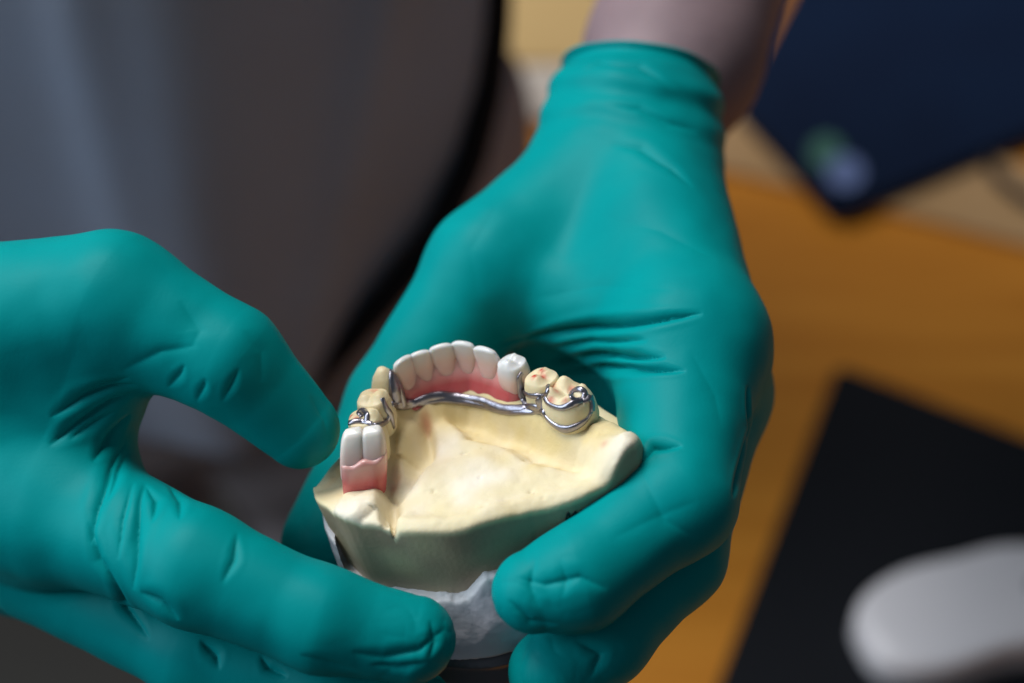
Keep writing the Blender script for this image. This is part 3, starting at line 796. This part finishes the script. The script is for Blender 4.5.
T_ = newt()   # pencilled letters on the wall of the cast
rod([(566, 520), (568, 512), (571, 518), (575, 511), (576, 519)], .22, 6, T_)
rod([(579, 518), (581, 510), (584, 514), (580, 516)], .2, 6, T_)
_o = emit('pencil_mark', T_, cast); _o.data.materials.clear(); _o.data.materials.append(BLK)

# ------------------------------------------------------------------ the desk and what lies on it
ZT = 750.
def box_poly(name, pts, z0, z1, mt, parent=None, bev=2, origin=None):
    pts = np.array([p[:2] for p in pts]); n = len(pts)
    a = sum(pts[i][0]*pts[(i+1) % n][1]-pts[(i+1) % n][0]*pts[i][1] for i in range(n))
    if a < 0: pts = pts[::-1]
    c = pts.mean(0)
    lay = [(0, z0), (0, z1-bev), (bev*.3, z1-bev*.3), (bev, z1)]
    V = []
    for ins, z in lay:
        for p in pts:
            d = p-c; V.append([*(p-d/np.linalg.norm(d)*ins), z])
    Qd = [[l*n+k, l*n+(k+1) % n, (l+1)*n+(k+1) % n, (l+1)*n+k] for l in range(len(lay)-1) for k in range(n)]
    V.append([*c, z1]); V.append([*c, z0]); 
    Td = [[(len(lay)-1)*n+k, (len(lay)-1)*n+(k+1) % n, len(V)-2] for k in range(n)]+[[(k+1) % n, k, len(V)-1] for k in range(n)]
    return mesh_obj(name, V, Qd, mt, parent, tris=Td, smooth=False, origin=origin)
def rounded(pts, r, k=6):
    pts = [np.array(p[:2], float) for p in pts]; n = len(pts); o = []
    for i in range(n):
        p = pts[i]; a = pts[i-1]-p; b = pts[(i+1) % n]-p
        a = p+a/np.linalg.norm(a)*r; b = p+b/np.linalg.norm(b)*r
        for t in np.linspace(0, 1, k): o.append((1-t)**2*a+2*t*(1-t)*p+t*t*b)
    return o
RPx = lambda px, py, z=ZT: ray_plane(px, py, z)
desk = empty('desk', (400, 300, 0), 'orange wooden desk beyond and below the hands', 'desk')
y0, y1 = -260., 760.
box_poly('tabletop', [(5, y0), (1100, y0), (1100, y1), (-40, y1)], ZT-28, ZT, WOOD, desk)
for lx, ly in ((40, -220), (1050, -220), (30, 710), (1050, 710)):
    box_poly('leg', [(lx-25, ly-25), (lx+25, ly-25), (lx+25, ly+25), (lx-25, ly+25)], 0, ZT-28, WOOD, desk)
fl = box_poly('floor', [(-4000, -3000), (4000, -3000), (4000, 5000), (-4000, 5000)], -50, 0, FLOOR, bev=1); fl['kind'] = 'structure'
def thing_mesh(o, label, cat, group=None):
    o['label'] = label; o['category'] = cat
    if group: o['group'] = group
    return o
pad = box_poly('mouse_pad', rounded([RPx(836, 370), RPx(1150, 492), RPx(1060, 840), RPx(700, 735)], 8), ZT+.5, ZT+4.5, PADM, bev=1)
thing_mesh(pad, 'black mouse pad lying on the orange desk', 'mouse pad')
# mouse: low domed body with buttons and wheel
mc = RPx(948, 615, ZT+20); mdir = RPx(1090, 570, ZT+20)-RPx(850, 632, ZT+20); mdir = mdir[:2]/np.linalg.norm(mdir[:2])
mn = np.array([-mdir[1], mdir[0]])
mouse = empty('computer_mouse', (mc[0], mc[1], ZT+4.5), 'white computer mouse on the black mouse pad', 'mouse')
mc2 = mc[:2]+mdir*15
def mousef(P):
    a = (P[:, :2]-mc2)@mdir; b = (P[:, :2]-mc2)@mn; z = P[:, 2]-(ZT+4.6)
    w_ = 27-2.*np.exp(-((a)/16)**2)
    s = (((np.abs(a)/55)**2.8+(np.abs(b)/w_)**2.8)**(1/2.8)-1)*26
    top = 23-.0022*(a+4)**2-.002*b*b
    groove = .9*np.exp(-(b/.8)**2)*(a > 8)
    return smax(smax(s, (z-top+groove)*.9, 5), -z, 1.5).astype(F32)
P, Q = nets(mousef, (mc[0]-75, mc[1]-75, ZT), (mc[0]+90, mc[1]+75, ZT+42), 1.6)
mesh_obj('shell', P, Q, MOUSEW, mouse)
def wheelf(P):
    a = (P[:, :2]-mc2)@mdir-28; b = (P[:, :2]-mc2)@mn; z = P[:, 2]-(ZT+4.6)-17.5
    return smax(np.sqrt(a*a+z*z)-6.5, np.abs(b)-3, 1).astype(F32)
wc = mc2+mdir*28
P, Q = nets(wheelf, (wc[0]-12, wc[1]-12, ZT+15), (wc[0]+12, wc[1]+12, ZT+41), .9)
mesh_obj('scroll_wheel', P, Q, MOUSEG, mouse)
# navy pouch with a round printed mark at its corner
navp = [RPx(838, 212, ZT+14), RPx(736, 102, ZT+14), RPx(818, -60, ZT+14), RPx(1180, -60, ZT+14), RPx(1120, 95, ZT+14)]
pouch = empty('folder', (*np.mean(navp, 0)[:2], ZT), 'dark navy folder with a small green and blue mark at its corner', 'folder')
box_poly('cover', rounded(navp, 10), ZT+5, ZT+15, NAVY, pouch, bev=3)
def disc(name, px, py, rx, ry, mt, z):
    c = RPx(px, py, z); e = RPx(px+rx, py, z)-c; g = RPx(px, py-ry, z)-c
    return box_poly(name, [c[:2]+e[:2]*math.cos(a)+g[:2]*math.sin(a) for a in np.linspace(0, 2*math.pi, 24, endpoint=False)], z-.4, z, mt, pouch, bev=.2)
disc('printed_mark', 826, 152, 17, 17, LOGOG, ZT+15.5); disc('printed_mark', 845, 172, 19, 17, LOGOB, ZT+15.9)
# paper sheets and the pale strip along the desk
ps = box_poly('wood_strip', [RPx(560, 133), RPx(1300, 318), RPx(1300, 235), RPx(560, 60)], ZT+.4, ZT+4, TANWOOD, bev=1)
thing_mesh(ps, 'pale wooden strip lying across the orange desk under the navy folder', 'wood strip')
pp_ = box_poly('paper', [RPx(470, 118), RPx(572, 128), RPx(590, 68), RPx(480, 72)], ZT+4.4, ZT+5.0, PAPER, bev=.2)
thing_mesh(pp_, 'white paper slip beside the wrist of the cradling glove', 'paper')
tp = box_poly('card', [RPx(440, 72), RPx(600, 72), RPx(610, -160), RPx(440, -160)], ZT+5.4, ZT+8, TANP, bev=.5)
thing_mesh(tp, 'tan card between the smock and the wrist', 'card')
pts = [RPx(955, 110, ZT+8), RPx(985, 150, ZT+8), RPx(1000, 178, ZT+8), RPx(1040, 205, ZT+8), RPx(1090, 215, ZT+8)]
V, Fc, T = tube(spline(pts, 8), 3.5, 10); cb = mesh_obj('cable', V, Fc, BLK, tris=T)
thing_mesh(cb, 'dark cable trailing over the desk from under the navy folder', 'cable')

# ------------------------------------------------------------------ light and camera
w = bpy.data.worlds.new('World'); SC.world = w; w.use_nodes = True
w.node_tree.nodes['Background'].inputs['Color'].default_value = (.62, .72, .85, 1); w.node_tree.nodes['Background'].inputs['Strength'].default_value = .12
def area(name, loc, target, size, power, col, sy=None):
    L = bpy.data.lights.new(name, 'AREA'); L.energy = power; L.color = col; L.shape = 'RECTANGLE'; L.size = size; L.size_y = sy or size
    o = bpy.data.objects.new(name, L); COL.objects.link(o); o.location = loc
    o.rotation_euler = (Vector(target)-Vector(loc)).to_track_quat('-Z', 'Y').to_euler(); return o
area('ceiling_lamp', (-.55, .55, 2.35), (0, .05, 1.1), .8, 21, (1, .97, .94), .5)
area('window_light', (-1.6, .0, 1.95), (-.1, .15, 1.05), 1.2, 25, (.74, .87, 1))
cam = bpy.data.cameras.new('Camera'); co = bpy.data.objects.new('Camera', cam); COL.objects.link(co); SC.camera = co
co.location = Vector(CAM/1000); co.rotation_euler = (math.pi/2-PITCH, 0, 0)
cam.lens = 60; cam.sensor_width = 36; cam.clip_start = .01; cam.clip_end = 50
cam.dof.use_dof = True; cam.dof.focus_distance = .352; cam.dof.aperture_fstop = 5.6; cam.dof.aperture_blades = 0
SC.view_settings.view_transform = 'Standard'; SC.view_settings.look = 'None'; SC.view_settings.exposure = 0
